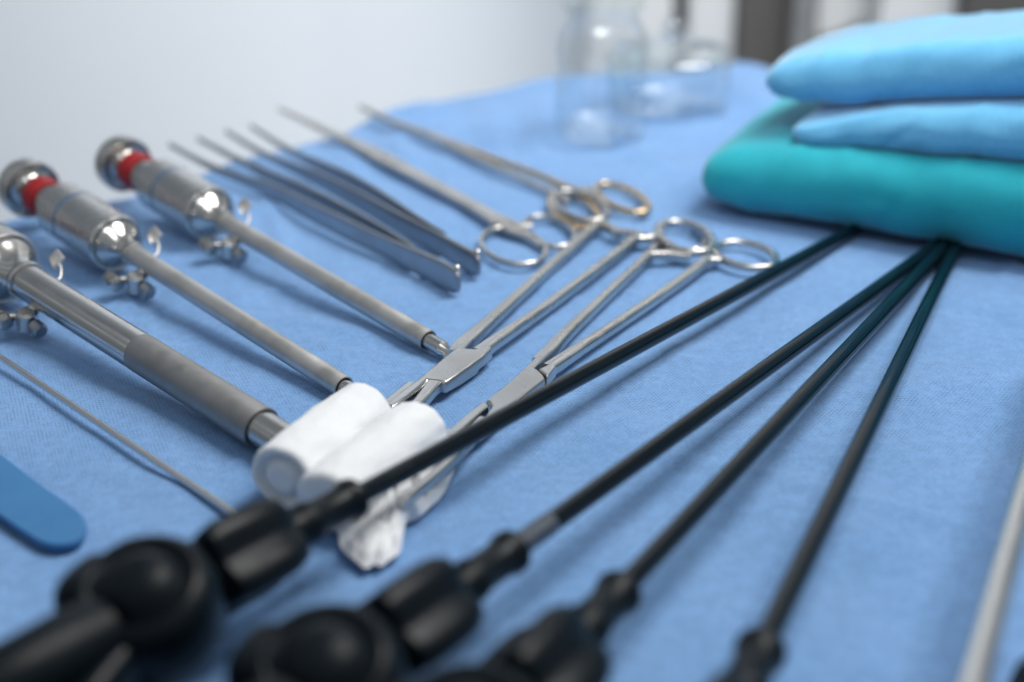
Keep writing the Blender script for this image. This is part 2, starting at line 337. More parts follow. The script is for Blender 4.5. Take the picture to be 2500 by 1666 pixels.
# ------------------------------------------------------------------ trocars
def trocar(end, zend, col, zcol, R, Rh, label, xs_, head=True, grp='metal trocars lying in a row'):
    """end/col: pixels of the sleeve's far lip and of the collar, xs_: pixel x of features along the axis"""
    A = PP(*end, zend); B = PP(*col, zcol); d = (B-A).normalized(); Lc = (B-A).length
    t = thing('trocar', ((A.x+B.x)/2, (A.y+B.y)/2, 0), label, 'trocar', grp)
    def s(px):        # distance from A along the axis of the point seen at column px
        lo, hi = -200, 500
        for _ in range(60):
            m_ = (lo+hi)/2
            if proj(A+d*m_)[0] > px: lo = m_
            else: hi = m_
        return lo
    def L_(name, prof, m, par=t, **k): v, f = lathe(A, d, prof, **k); return link(name, v, f, M[m], par, 35)
    # outer sleeve with a thin lip, hollow at the end
    if R > 5:
        sj = s(xs_['joint'])
        L_('matt_sleeve', [(4, R-.9), (0, R-.75), (0, R-.05), (.25, R+.05), (sj, R+.05)], 'dull', caps=False)
        L_('tube', [(sj, R), (Lc-.5, R)], 'polish', seg=12*8, caps=False)
    else:
        L_('tube', [(4, R-.7), (0, R-.55), (0, R-.05), (.2, R), (Lc-.5, R)], 'satin', caps=False)
    # obturator end: polished rod and a three-faced point
    ri = R-.95; ob = MB(); v, f = lathe(A, -d, [(-20, ri), (xs_.get('rod', 6), ri)], caps=True); ob.add(v, f)
    a, sd, nn = frame(-d); rd = xs_.get('rod', 6); tip = A-d*(rd+R*2.6); ring = []; 
    vs = [A+a*rd+sd*(ri*math.cos(2*PI*k/48))+nn*(ri*math.sin(2*PI*k/48)) for k in range(48)]
    v2 = list(vs); M2 = 6
    for j in range(1, M2+1):
        q = j/M2
        for k in range(48):
            th = 2*PI*k/48; tri = .5/max(.5, math.cos(((th+.4) % (2*PI/3))-PI/3))   # towards a triangle
            rr = ri*(1-q)*((1-min(1, q*2))+min(1, q*2)*(.55/.5)*tri) if j < M2 else .15
            v2.append(A+a*(rd+R*2.6*q)+sd*(rr*math.cos(th))+nn*(rr*math.sin(th)))
    f2 = [(j*48+k, j*48+(k+1) % 48, (j+1)*48+(k+1) % 48, (j+1)*48+k) for j in range(M2) for k in range(48)]+[tuple(range(M2*48, M2*48+48))]
    ob.add(v2, f2); link('obturator_tip', ob.v, ob.f, M['polish'], t, 30)
    # collar and flared hub
    c0 = Lc
    L_('collar', [(c0-1.2, R+.1), (c0-1.2, R+.7), (c0-.6, R+1.0), (c0+1.0, R+1.0), (c0+1.6, R+.6), (c0+2.0, R+.5)], 'steel')
    s1 = s(xs_['front'])
    k = s1-c0
    L_('funnel', [(c0+1.9, R+.35), (c0+.15*k, R+.35), (c0+.3*k, R+.08*(Rh-R)), (c0+.45*k, R+.18*(Rh-R)), (c0+.58*k, R+.31*(Rh-R)), (c0+.7*k, R+.47*(Rh-R)), (c0+.8*k, R+.62*(Rh-R)), (c0+.88*k, R+.73*(Rh-R)), (c0+.95*k, R+.77*(Rh-R)), (s1+.4, R+.78*(Rh-R))], 'polish')
    s2 = s(xs_['back']); g = s1+(s2-s1)*.66
    L_('valve_housing', [(s1+.2, R+.7*(Rh-R)), (s1-.5, Rh-1.7), (s1-1.0, Rh-1.1), (s1-1.1, Rh-.5), (s1-.2, Rh+.05), (s1+1.2, Rh+.1), (s1+2.4, Rh-.1), (g-.7, Rh), (g-.7, Rh-.6), (g+.7, Rh-.6), (g+.7, Rh), (s2-1.2, Rh), (s2, Rh-1.2), (s2, R+2)], 'steel', seg=72)
    L_('seal_groove', [(g-.68, Rh-.25), (g+.68, Rh-.25)], 'blue_ring', caps=False, seg=72)
    # stopcock under the tube, just in front of the collar
    base = A+d*(c0-11); _, side, upv = frame(d)
    if side.y > 0: side = -side
    far = -side; hx = Vector((d.x, d.y, 0)).normalized(); sh = Vector((side.x, side.y, 0)).normalized()
    dn = (side*.55-Vector((0, 0, 1))*.83).normalized(); cc = base+dn*(R+6.5); cc.z = max(cc.z, 7.0)
    v, f = lathe(base+dn*(R*.9), (cc-base), [(0, 2.6), (1.5, 2.6), (1.5, 2.1), ((cc-base).length-R*.9, 2.1)], 24); cock = link('stopcock', v, f, M['steel'], t)
    v, f = lathe(cc-Vector((0, 0, 4.0)), (.1, -.15, 1), [(0, 3.2), (.7, 3.9), (6.6, 3.9), (7.6, 3.0)], 28); link('valve_body', v, f, M['steel'], cock)
    po = cc+Vector((-11, 2, 1.2)); pd = Vector((6.5, -7.5, -2.2)).normalized()
    v, f = tube([cc, cc+Vector((-4, .5, .6)), po+pd*3], 1.5, 4, 16); link('port_stem', v, f, M['steel'], cock)
    v, f = lathe(po, pd, [(0, 1.8), (.5, 2.6), (2.0, 2.8), (2.0, 2.2), (2.9, 2.2), (2.9, 2.9), (4.4, 2.9), (4.4, 2.2), (5.3, 2.2), (5.3, 2.9), (7.4, 2.8), (8, 2.0)], 28); link('port', v, f, M['polish'], cock)
    pe = Vector((6, -5.5, -2.6)).normalized()
    v, f = lathe(cc+pe*3, pe, [(0, 2.0), (2, 2.0), (2, 2.8), (5.6, 3.0), (6.4, 2.2)], 24); link('knob', v, f, M['dark_steel'], cock)
    base = A+d*(c0+.5)
    # tap lever: a bent wire stem and a flat trapezoid tab on the far side of the tube
    l0 = base+far*(R*.7)-d*3; l1 = base+far*(R+3.6)-d*4.0+Vector((0, 0, -1)); l2 = base+far*(R+6.5)-d*1.5+Vector((0, 0, 1)); l3 = base+far*(R+7.8)+d*2.0+Vector((0, 0, 2.5))
    v, f = tube([l0, l1, l2, l3], .6, 8, 12); lv = link('lever_stem', v, f, M['satin'], t)
    tv = (d*.95+far*.2+Vector((0, 0, .25))).normalized(); e0 = l3-tv*.6; e1 = l3+tv*6.2; sd2 = tv.cross(Vector((-.25, -.85, .5))).normalized(); th_ = tv.cross(sd2).normalized()
    vs = []
    for zz in (-.6, .6):
        for (pp_, wq) in ((e0, 3.0), (e1, 2.4)):
            vs += [pp_+sd2*wq+th_*zz, pp_-sd2*wq+th_*zz]
    bm = bmesh.new(); vv_ = [bm.verts.new(q) for q in vs]
    for q in ((0, 1, 3, 2), (4, 6, 7, 5), (0, 4, 5, 1), (2, 3, 7, 6), (0, 2, 6, 4), (1, 5, 7, 3)): bm.faces.new([vv_[i] for i in q])
    bmesh.ops.bevel(bm, geom=list(bm.edges), offset=.4, segments=2, affect='EDGES', profile=.5); bm.verts.index_update()
    link('lever_tab', [q.co.copy() for q in bm.verts], [tuple(z.index for z in q.verts) for q in bm.faces], M['satin'], t, 30); bm.free()
    if head:
        s3, s4, s5 = s(xs_['neck']), s(xs_['red']), s(xs_['cap'])
        L_('neck', [(s2-1, 6.2), (s2+1, 6.2), (s2+1.2, 7.2), (s3-.4, 7.2), (s3-.4, 5.6), (s3, 5.6)], 'polish')
        L_('red_ring', [(s3-.2, 6), (s3-.2, 7.9), (s3+.6, 8.4), (s4-.6, 8.4), (s4, 7.9), (s4, 5)], 'red')
        L_('cap', [(s4-.1, 6.3), (s4+.44*(s5-s4), 6.5), (s4+.52*(s5-s4), 7.4), (s4+.56*(s5-s4), 9.4), (s4+.52*(s5-s4), 10.6), (s4+.46*(s5-s4), 11.5), (s4+.5*(s5-s4), 12.2), (s4+.6*(s5-s4), 12.5), (s4+.68*(s5-s4), 12.1), (s4+.76*(s5-s4), 12.5), (s5+.4, 12.4), (s5+1.4, 12.2), (s5+1.8, 11.4), (s5+1.0, 8.5), (s5+.6, 4)], 'polish')
    return t
K_ = 1.0625
trocar((639, 1046), 7.2, (66, 688), 16, 6.5, 13.6, 'thickest trocar, matt grey sleeve and polished tube, cut off at the left', dict(joint=345, front=12, back=-130, neck=-150, red=-190, cap=-240, rod=15))
trocar((840, 946), 3.8, (326, 621), 13.5, 3.8, 11.4, 'middle trocar with a red ring, its tip hidden behind the white gauze', dict(front=284, back=150, neck=122, red=98, cap=64, rod=7))
trocar((1046, 832), 3.8, (552, 545), 13, 3.75, 11.4, 'farthest trocar with a red ring, its tip against the clamp hinge', dict(front=512, back=386, neck=352, red=326, cap=296, rod=8))

# ------------------------------------------------------------------ tweezers (lying on their sides)
def tweezers(front, back, zc, label):
    t = thing('tweezers', (*PP(*front[-1][:2])[:2], 0), label, 'tweezers', 'pair of long tweezers beside the trocars')
    for path, nm in ((front, 'arm'), (back, 'arm')):
        rows = []
        for (px, py, hgt, th) in path:
            p = PP(px, py, zc); rows.append((p.x, p.y, max(zc, hgt/2+.3), th, hgt, 5))
        v, f = sweep(rows, 8, 20); link(nm, v, f, M['dark_steel'], t, 35)
    # ribbed grip panels are too blurred to read: a shallow raised pad stands for them
    p = PP(*front[-1][:2], zc); q = PP(*front[-2][:2], zc); d = (q-p).normalized()
    sd = d.cross(Vector((0, 0, 1))).normalized(); sd = -sd if sd.y > 0 else sd
    v, f = lathe(p+d*1.5+Vector((0, 0, 5.6)), (0, 0, 1), [(0, 1.3), (.8, 1.2), (1.2, .6)], 20); link('end_rivet', v, f, M['polish'], t)
    return t
tweezers([(414, 353, 2.2, 1.2), (523, 411, 3.4, 1.9), (655, 463, 7.2, 1.9), (761, 517, 8.6, 1.9), (850, 561, 9.0, 2.0), (935, 600, 8.5, 1.6), (1010, 636, 10, 2.4), (1075, 668, 11, 2.6), (1112, 687, 9.5, 2.4), (1122, 692, 5.0, 1.4)],
         [(483, 338, 2.2, 1.2), (588, 394, 3.4, 1.9), (653, 428, 6.5, 1.9), (761, 480, 8, 1.9), (852, 528, 8.6, 2.0), (942, 580, 8.5, 1.6), (1012, 627, 9, 1.4)], 5.8,
         'nearer tweezers, dark steel arms sprung open, blunt end nearest the lens')
tweezers([(552, 321, 2.2, 1.2), (653, 381, 3.4, 1.9), (761, 430, 7, 1.9), (870, 486, 8.4, 1.9), (960, 536, 8.8, 2.0), (1040, 578, 9, 1.6), (1110, 618, 10, 2.4), (1160, 646, 9.6, 2.4), (1171, 652, 5.0, 1.4)],
         [(613, 308, 2.2, 1.2), (707, 368, 3.4, 1.9), (797, 413, 6.5, 1.9), (870, 450, 8, 1.9), (942, 495, 8.4, 2.0), (1014, 545, 8.4, 1.6), (1085, 592, 9, 1.4)], 5.8,
         'farther tweezers, dark steel, next to the long closed scissors')

# ------------------------------------------------------------------ scissors, needle holder, clamps
def ring_rows(cx, cy, a, b, tilt, z, w_=2.6, th=2.6, n=28, ex=2.2):
    rows = []; t = math.radians(tilt)
    for k in range(n):
        q = 2*PI*k/n; x = a*math.cos(q); y = b*math.sin(q)
        p = PP(cx+x*math.cos(t)-y*math.sin(t), cy+x*math.sin(t)+y*math.cos(t), z); rows.append((p.x, p.y, z, w_, th, ex))
    return rows
def c3(x, y): return 1100+x/2.768, 400+y/2.768
def prow(pts, z=None):
    out = []
    for r in pts:
        px, py, zz, wd, th, ex = r; p = PP(px, py, zz); out.append((p.x, p.y, zz, wd, th, ex))
    return out
# scissors
t = thing('scissors', (*PP(1216, 543)[:2], 0), 'long closed steel scissors with oval finger rings, blade tips beyond the drape edge', 'scissors')
v, f = sweep(prow([(680, 266, 5, 2.0, 1.6, 4), (735, 291, 4.6, 3.2, 2, 4), (800, 321, 4.2, 5.2, 2.4, 4), (880, 358, 3.8, 8.2, 2.8, 5), (942, 391, 3.6, 9.6, 3, 6), (1010, 426, 3.4, 8, 3, 5), (1110, 480, 3.2, 7.2, 3.2, 4), (1190, 525, 3, 7.5, 3.2, 4), (1222, 548, 3, 8, 3, 4)]), 8, 20)
bl = link('blade', v, f, M['satin'], t, 35)
v, f = sweep(prow([(1218, 530, 3, 3, 2.8, 3), (1262, 552, 3, 5, 2.8, 3), (1300, 552, 3, 3, 2.6, 2.4)]), 8, 16); link('handle_bridge', v, f, M['satin'], t)
p = PP(942, 389, 4); v, f = lathe((p.x, p.y, 4.4), (0, 0, 1), [(0, 2.6), (1.0, 2.6), (1.4, 2.0)], 24); link('screw', v, f, M['polish'], t, 30)
for (cx, cy, a, b, ti) in ((*c3(425, 562), 80, 42, 12), (*c3(668, 462), 64, 34, 16)):
    v, f = sweep(ring_rows(cx, cy, a, b, ti, 2.6, 2.4, 3.0), 3, 14, True); link('finger_ring', v, f, M['steel'], t, 60)
v, f = sweep(prow([(1208, 535, 3, 6, 3, 3), (1240, 560, 2.8, 5, 3, 3), (1290, 580, 2.6, 3.4, 3, 2.4), (1322, 602, 2.6, 2.6, 3, 2.2)]), 8, 14); link('shank', v, f, M['satin'], t)
# needle holder with gold rings
t = thing('needle_holder', (*PP(1380, 480)[:2], 0), 'slim needle holder with gold coloured finger rings, farthest instrument of the row', 'needle holder')
v, f = sweep(prow([(880, 261, 6, 2.6, 2.2, 3), (935, 288, 5.4, 4.0, 3, 3), (1000, 313, 4.8, 4.8, 3.4, 3), (1068, 340, 4.2, 6.2, 4, 4), (1100, 353, 4, 6.5, 4, 4)]), 8, 16); link('jaws', v, f, M['satin'], t)
v, f = sweep(prow([(1090, 352, 3.6, 3.2, 3, 3), (1180, 394, 3.6, 3.2, 3, 3), (1281, 441, 3.6, 3, 3, 3), (1360, 476, 3.6, 3.4, 3, 3), (1385, 496, 3.6, 3, 3, 3)]), 8, 16); link('shank', v, f, M['satin'], t)
v, f = sweep(prow([(1095, 348, 3.9, 3.2, 3, 3), (1208, 389, 3.9, 3.2, 3, 3), (1317, 429, 3.9, 3, 3, 3), (1400, 464, 3.9, 4, 3, 3), (1450, 468, 3.9, 3.4, 3, 3)]), 8, 16); link('shank', v, f, M['gold'], t)
for (cx, cy, a, b, ti) in ((*c3(1160, 235), 68, 26, 22), (*c3(840, 318), 66, 34, 28)):
    v, f = sweep(ring_rows(cx, cy, a, b, ti, 3.2, 3.2, 3.2), 3, 14, True); link('finger_ring', v, f, M['gold'], t, 60)
v, f = sweep(prow([(*c3(880, 180), 3.9, 5, 3, 3), (*c3(960, 190), 3.9, 6, 3.4, 3), (*c3(1010, 200), 3.9, 4, 3, 3)]), 8, 14); link('ratchet', v, f, M['steel'], t)

def clamp(nm, label, m1, m2, rings, arms, ratch, pin):
    o = PP(*pin[:2]); t = thing(nm, (o.x, o.y, 0), label, 'clamp', 'steel clamps with finger rings')
    for nm_, rows in ((('shank', m1), ('shank', m2)) if m1 else ()):
        v, f = sweep(prow(rows), 8, 24); link(nm_, v, f, M['steel'], t, 30)
    for (cx, cy, a, b, ti, z) in rings:
        v, f = sweep(ring_rows(cx, cy, a, b, ti, z, 3.0, 3.2), 3, 14, True); link('finger_ring', v, f, M['steel'], t, 60)
    for rows in ratch:
        v, f = sweep(prow(rows), 6, 16); link('ratchet', v, f, M['steel'], t, 35)
    return t
c5 = lambda x, y: (900+x/3.92, 750+y/3.92)
def plate(pts, z0, z1, bev=.55):
    if bev == .7: bev = .85
    return prism([PP(*c5(*p), z1)[:2] for p in pts], z0, z1, bev, 3)
def row5(x, y, z, w_, th, ex): return (*c5(x, y), z, w_, th, ex)
TOP = 6.6
# left clamp: right shank -> hinge plate -> left jaw is one member
t = clamp('surgical_clamp', 'left steel clamp with gauze at its jaws, one ring over the gold ring', [], [],
    [(*c3(880, 288), 68, 31, 18, 5.6), (*c3(1592, 498), 67, 34, 15, 4.6)], None,
    [[(*c3(1320, 505), 4.4, 4.8, 4, 4), (*c3(1200, 480), 3.8, 4.4, 4.2, 5), (*c3(1090, 470), 3.4, 4, 4, 5)],
     [(*c3(1010, 395), 4.6, 3.6, 3.6, 4), (*c3(1060, 430), 4.2, 3.6, 3.8, 5), (*c3(1150, 485), 3.6, 3.2, 3.6, 5)],
     [(*c3(1330, 500), 4.6, 5, 3.4, 3), (*c3(1400, 500), 4.8, 4, 3.2, 3), (*c3(1480, 545), 4.6, 2.8, 3, 2.4)]], (1100, 890))
mb = MB(); mb.add(*plate([(840, 378), (965, 393), (1015, 396), (1080, 372), (1150, 352), (1185, 385), (1110, 455), (1000, 535), (870, 628), (742, 716), (655, 702), (562, 694), (480, 765), (350, 868), (230, 955), (165, 925), (300, 812), (460, 690), (620, 560), (740, 458)], 2.2, TOP, .7))
mb.add(*sweep(prow([(1168, 865, TOP-2.1, 5.4, 4.1, 4), (1200, 842, TOP-2.1, 5.0, 4.2, 3.4), (1260, 801, 4.5, 4.5, 4.2, 2.8), (1335, 749, 4.4, 4.2, 4.0, 2.7), (1443, 668, 4.4, 4.2, 3.8, 2.6), (1515, 612, 4.4, 4.4, 3.6, 2.6), (1548, 586, 4.4, 5, 3.6, 2.6), (*c3(1330, 505), 4.4, 4.4, 3.4, 2.6)]), 8, 28))
mb.add(*sweep(prow([row5(420, 775, TOP-2.3, 5.2, 4.2, 2.8), row5(250, 905, TOP-2.3, 4.6, 4.2, 2.6), row5(120, 1000, TOP-2.3, 4.2, 4.0, 2.4), row5(-80, 1130, TOP-2.3, 3.4, 3.4, 2.2)]), 8, 28))
link('shank', mb.v, mb.f, M['steel'], t, 50)
mb = MB()
mb.add(*sweep(prow([(1470, 536, 4.0, 4.6, 3.2, 2.6), (1428, 575, 4.0, 4.3, 3.4, 3), (1384, 615, 4.0, 4.2, 3.4, 3), (1318, 675, 4.1, 4.2, 3.6, 3), (1252, 735, 4.2, 4.4, 3.8, 3.2), (1194, 788, 4.2, 4.8, 4.0, 3.6), (1155, 823, 4.2, 5.2, 4.2, 4.5), (1130, 846, 4.2, 5.6, 4.4, 6), (1112, 866, 4.0, 5, 3.4, 6)]), 8, 28))
mb.add(*sweep(prow([row5(720, 640, 4.0, 5, 3.4, 6), row5(668, 715, 4.2, 5.6, 4.4, 6), row5(600, 790, 4.2, 5.0, 4.4, 3.4), row5(510, 900, 4.2, 4.4, 4.2, 2.8), row5(400, 1020, 4.2, 4, 4, 2.5), row5(250, 1180, 4.2, 3.4, 3.6, 2.3)]), 8, 28))
mb.add(*plate([(900, 420), (1040, 440), (1070, 530), (1040, 590), (900, 685), (770, 760), (700, 700)], .9, 2.9, .4))
link('shank', mb.v, mb.f, M['steel'], t, 50)
# right clamp: left shank -> hinge plate -> right jaw is one member
t = clamp('surgical_clamp', 'right steel clamp whose flat box hinge lies beside the black shaft', [], [],
    [(*c3(1560, 492), 62, 33, 15, 1.9), (*c3(1996, 620), 75, 29, 10, 3.2)], None,
    [[(*c3(1350, 618), 4.0, 4, 3.8, 4), (*c3(1480, 620), 3.6, 4.2, 4, 5), (*c3(1620, 635), 3.2, 4.2, 4, 5)],
     [(*c3(1352, 612), 4.0, 3.8, 3.2, 3), (*c3(1385, 560), 3.0, 3.4, 3, 3), (*c3(1420, 520), 2.2, 3, 3, 2.4)],
     [(*c3(1740, 652), 3.8, 4.4, 3.4, 3), (*c3(1820, 655), 3.4, 3.2, 3, 2.4)]], (1270, 935))
mb = MB(); mb.add(*plate([(1722, 368), (1638, 432), (1525, 538), (1400, 660), (1240, 792), (1118, 888), (1150, 906), (1185, 948), (1110, 1040), (1040, 1125), (975, 1205), (1095, 1165), (1215, 1060), (1330, 960), (1500, 828), (1690, 680), (1672, 645), (1640, 612), (1590, 572), (1680, 492), (1762, 408)], 2.2, TOP, .7))
mb.add(*sweep(prow([(1312, 888, TOP-2.1, 4.2, 4.1, 4.5), (1347, 854, TOP-2.1, 4.7, 4.15, 4), (1389, 810, TOP-2.1, 4.5, 4.2, 3.2), (1430, 771, TOP-2.2, 4.1, 4.1, 3), (1480, 723, 4.3, 3.9, 3.8, 3), (1535, 671, 4.2, 3.8, 3.5, 3), (1586, 622, 4.1, 4.2, 3.4, 3)]), 8, 28))
mb.add(*sweep(prow([row5(1110, 1110, TOP-2.4, 5, 4.2, 3.5), row5(1020, 1200, 4.6, 5, 4.2, 3), (1115, 1107, 5.2, 4.4, 4, 2.6), (1075, 1150, 6.4, 4, 3.8, 2.4), (1028, 1192, 8, 3.4, 3.4, 2.2), (980, 1233, 9, 1.6, 1.8, 2)]), 8, 24))
link('shank', mb.v, mb.f, M['steel'], t, 50)
mb = MB()
mb.add(*plate([(1626, 596), (1672, 568), (1770, 520), (1800, 555), (1750, 615), (1706, 664), (1690, 640), (1655, 612)], 2.2, TOP-.25, .6))
mb.add(*sweep(prow([(1338, 904, 4.2, 5.0, 4.2, 4), (1370, 883, 4.2, 4.9, 4.2, 3.4), (1430, 843, 4.1, 4.5, 4.0, 2.8), (1500, 797, 4.1, 4.3, 4.0, 2.7), (1606, 725, 4.0, 4.2, 3.6, 3), (1678, 674, 3.9, 4.2, 3.4, 3), (*c3(1740, 650), 3.8, 4.4, 3.2, 3), (*c3(1800, 648), 3.6, 3.2, 3.2, 3)]), 8, 28))
mb.add(*plate([(1085, 902), (1112, 905), (1150, 938), (1000, 1068), (850, 1200), (730, 1300), (690, 1280), (805, 1140), (950, 1012)], 2.2, TOP-.3, .5))
mb.add(*sweep(prow([row5(780, 1225, 4.2, 3.4, 4, 3), (1060, 1120, 4.8, 3.6, 3.8, 2.8), (1020, 1175, 6.2, 3.2, 3.4, 2.4), (990, 1210, 7.6, 1.8, 2, 2)]), 8, 24))
mb.add(*plate([(1500, 700), (1640, 640), (1712, 700), (1715, 730), (1560, 850), (1380, 985)], .9, 2.9, .4))
link('shank', mb.v, mb.f, M['steel'], t, 50)

# ------------------------------------------------------------------ white gauze
def roll(far, near, z, r, label, seed, squash=.92, hollow=True):
    A = PP(*far, z); B = PP(*near, z); d = (B-A).normalized(); Ln = (B-A).length; a, s, n = frame(d); v = []; f = []; S = 72; Kn = 40
    prof = []
    for i in range(Kn+1):
        q = i/Kn; prof.append((q*Ln, 1))
    rings = [(-.4, r*.35), (-.9, r*.62), (-.8, r*.84), (-.1, r*.96)]+[(.8+(Ln-2)*i/Kn, r) for i in range(Kn+1)]+[(Ln-.4, r*.97), (Ln+.3, r*.88), (Ln+.1, r*.80), (Ln-.8, r*.74), (Ln-2.4, r*.68), (Ln-2.6, r*.6), (Ln-.8, r*.52), (Ln+.3, r*.42), (Ln+.4, r*.3), (Ln+.2, r*.15)]
    if not hollow: rings = rings[:-8]+[(Ln+.6, r*.8), (Ln+1.0, r*.5), (Ln+1.1, r*.2)]
    for (dd, rr) in rings:
        for k in range(S):
            th = 2*PI*k/S; c = Vector((math.cos(th)*1.5, math.sin(th)*1.5, dd/14+seed))
            q = rr*(1+.08*noise.noise(c)+.03*noise.noise(c*2.6)+.012*noise.noise(Vector((math.cos(th)*9, math.sin(th)*9, dd/30+seed))))
            q += .35*math.exp(-((th-1.1)/.06)**2) if rr > .9*r else 0       # edge of the last wrap
            v.append(A+a*dd+s*(q*math.cos(th))+n*(q*math.sin(th)*squash))
    m = len(rings)
    for i in range(m-1):
        for k in range(S): f.append((i*S+k, i*S+(k+1) % S, (i+1)*S+(k+1) % S, (i+1)*S+k))
    f.append(tuple(range(S))); f.append(tuple(range((m-1)*S, m*S)))
    return link('gauze_roll', v, f, M['gauze'], None, 70, label=label, cat='gauze', group='white gauze rolls at the clamp jaws')
roll((888, 1006), (686, 1170), 10.6, 10.4, 'left white gauze roll, its open end towards the black handle', 2.3)
roll((1022, 1048), (800, 1228), 10.4, 10.0, 'right white gauze roll, pressed between the other roll and the black shaft', 7.7, hollow=False)
def pillow(outline, hgt, mat_, **kw):
    P = [PP(*p) for p in outline]; P = crom([tuple(p) for p in P], 8, True); cx = sum(p[0] for p in P)/len(P); cy = sum(p[1] for p in P)/len(P)
    n = len(P); v = []; f = []; Rr = 16
    for side in (1, -1):
        for i in range(1, Rr+1):
            q = i/Rr
            for p in P:
                x = cx+(p[0]-cx)*q; y = cy+(p[1]-cy)*q
                h = hgt*(1-q**3.2)**.5 if q < 1 else 0
                z = hgt*.35+h*(.85+.3*noise.noise(Vector((x/12, y/12, 2)))+.1*noise.noise(Vector((x/4, y/4, 5)))-.35*math.exp(-(noise.noise(Vector((x/8, y/11, 8)))/.07)**2)) if side > 0 else hgt*.35-h*.33
                v.append((x, y, z))
        v.append((cx, cy, hgt*1.15 if side > 0 else .1))
    blk = Rr*n+1
    for b in (0, 1):
        o = b*blk
        for i in range(Rr-1):
            for k in range(n): f.append((o+i*n+k, o+i*n+(k+1) % n, o+(i+1)*n+(k+1) % n, o+(i+1)*n+k))
        for k in range(n): f.append((o+blk-1, o+k, o+(k+1) % n))
    for k in range(n): a = (Rr-1)*n+k; b_ = (Rr-1)*n+(k+1) % n; f.append((a, b_, blk+b_, blk+a))
    return link('gauze_pad', v, f, mat_, None, 70, **kw)
c6 = lambda x, y: (550+x/3.016, 900+y/3.016)
pillow([c6(*p) for p in ((1680, 760), (1655, 880), (1600, 985), (1530, 1050), (1440, 1130), (1350, 1150), (1320, 1250), (1290, 1400), (1215, 1460), (1150, 1510), (1100, 1495), (1040, 1528), (975, 1482), (860, 1380), (830, 1260), (760, 1120), (900, 900), (1200, 760), (1500, 680))], 6.5, M['gauze'],
       label='crumpled white gauze pad under the black shaft with a clamp tip on it', cat='gauze')

# ------------------------------------------------------------------ graspers with black handles
def grasper(far, zf, near, zn, label, band=False):
    A = PP(*far, zf); B = PP(*near, zn); d = (B-A).normalized(); A = A-d*24
    t = thing('laparoscopic_grasper', (B.x, B.y, 0), label, 'grasper', 'laparoscopic graspers with black shafts')
    a, s, n = frame(d); Lq = (B-A).length
    def L_(name, prof, m, par=t, **k): v, f = lathe(B, d, prof, **k); return link(name, v, f, M[m], par, 40)
    L_('shaft', [(-Lq, 1.6), (-Lq+.4, 2.75), (1, 2.75)], 'shaft', seg=32)
    if band: L_('ribbed_band', sum([[(-16+i*1.3, 2.7), (-16+i*1.3+.7, 2.98), (-16+i*1.3+1.0, 2.7)] for i in range(12)], []), 'dark_steel', seg=40)
    L_('collar', [(0, 2.8), (.2, 4.6), (.9, 5.4), (2.8, 5.5), (3.8, 5.1), (5.2, 4.5), (15, 4.7), (17, 5.3), (19, 5.3), (20, 4.7), (25, 4.8)], 'black')
    L_('rotation_knob', [(25, 4.4), (25.6, 6.8), (27.5, 9.0), (31, 10.2), (35, 10.6), (47, 10.6), (50, 9.8), (51.4, 7.4), (52, 5)], 'black', lobes=4, lobe=.17, seg=96)
    L_('neck', [(51, 6), (58, 6)], 'black')
    # rounded hub housing
    prof = [(45+37*(1-math.cos(PI*i/14))/2*1.0, 15.8*math.sin(PI*i/14)**.5 if 0 < i < 14 else 1.0) for i in range(15)]
    c = B+d*67; hax = (n*.9-Vector((0, .45, 0))+s*.1).normalized()
    v, f = lathe(c, hax, [(-12, 9), (-11.6, 12.5), (-9, 14.8), (-4, 15.8), (3, 15.8), (6, 15.0), (8.6, 13.2), (9.2, 11.8), (8.4, 10.6), (7.9, 9.6), (9.8, 8.0), (11.6, 6.6), (12.6, 4.4), (13, 2)], 64); hub = link('hub', v, f, M['black'], t, 40)
    ey = Vector((-.95, .28, 0)); v, f = sweep([(*(c+ey*2), 18, 17, 4), (*(c+ey*10), 18, 17, 4), (*(c+ey*17), 17, 15, 4), (*(c+ey*19.5), 14, 12, 3)], 6, 28); link('hub_shoulder', v, f, M['black'], hub, 40)
    v, f = lathe(B, d, [(80, 8.0), (88, 8.6), (112, 8.0), (115, 6.0)], 32); link('rear_socket', v, f, M['black'], t)
    # two finger handles that lie flat beside the hub
    for sg, nm, ln, off in ((1, 'fixed_handle', 66, 1.05), (-1, 'moving_handle', 66, 1.25)):
        h = (s*(sg*math.cos(off))+d*math.sin(off)).normalized(); h.z = 0; h.normalize(); sd = Vector((-h.y, h.x, 0))
        base = c+h*6; e_ = c+h*ln; zz = max(7, c.z-12)
        rows = [(base.x, base.y, c.z-3, 12, 12, 3), ((base.x*.6+e_.x*.4), (base.y*.6+e_.y*.4), (c.z+zz)/2, 9, 9, 3), (e_.x-h.x*18, e_.y-h.y*18, zz, 8, 8, 3)]
        mb = MB(); mb.add(*sweep(rows, 8, 20))
        rr = [(e_.x+h.x*17*math.cos(q)+sd.x*11*math.sin(q), e_.y+h.y*17*math.cos(q)+sd.y*11*math.sin(q), zz, 6, 7, 2.5) for q in [2*PI*k/20 for k in range(20)]]
        mb.add(*sweep(rr, 3, 16, True)); link(nm, mb.v, mb.f, M['black'], t)
    return t
grasper((2035, 588), 4, (868, 1214), 20, 'leftmost black grasper, its shaft crossing over the white gauze')
grasper((2262, 618), 4, (1255, 1342), 20, 'black grasper with the silvery ribbed band on its shaft', band=True)
grasper((2288, 622), 4.5, (1518, 1440), 21, 'third black grasper from the left, next to the rightmost one')
grasper((2325, 622), 4, (1862, 1580), 21, 'rightmost black grasper, its steep shaft beside the steel rod')

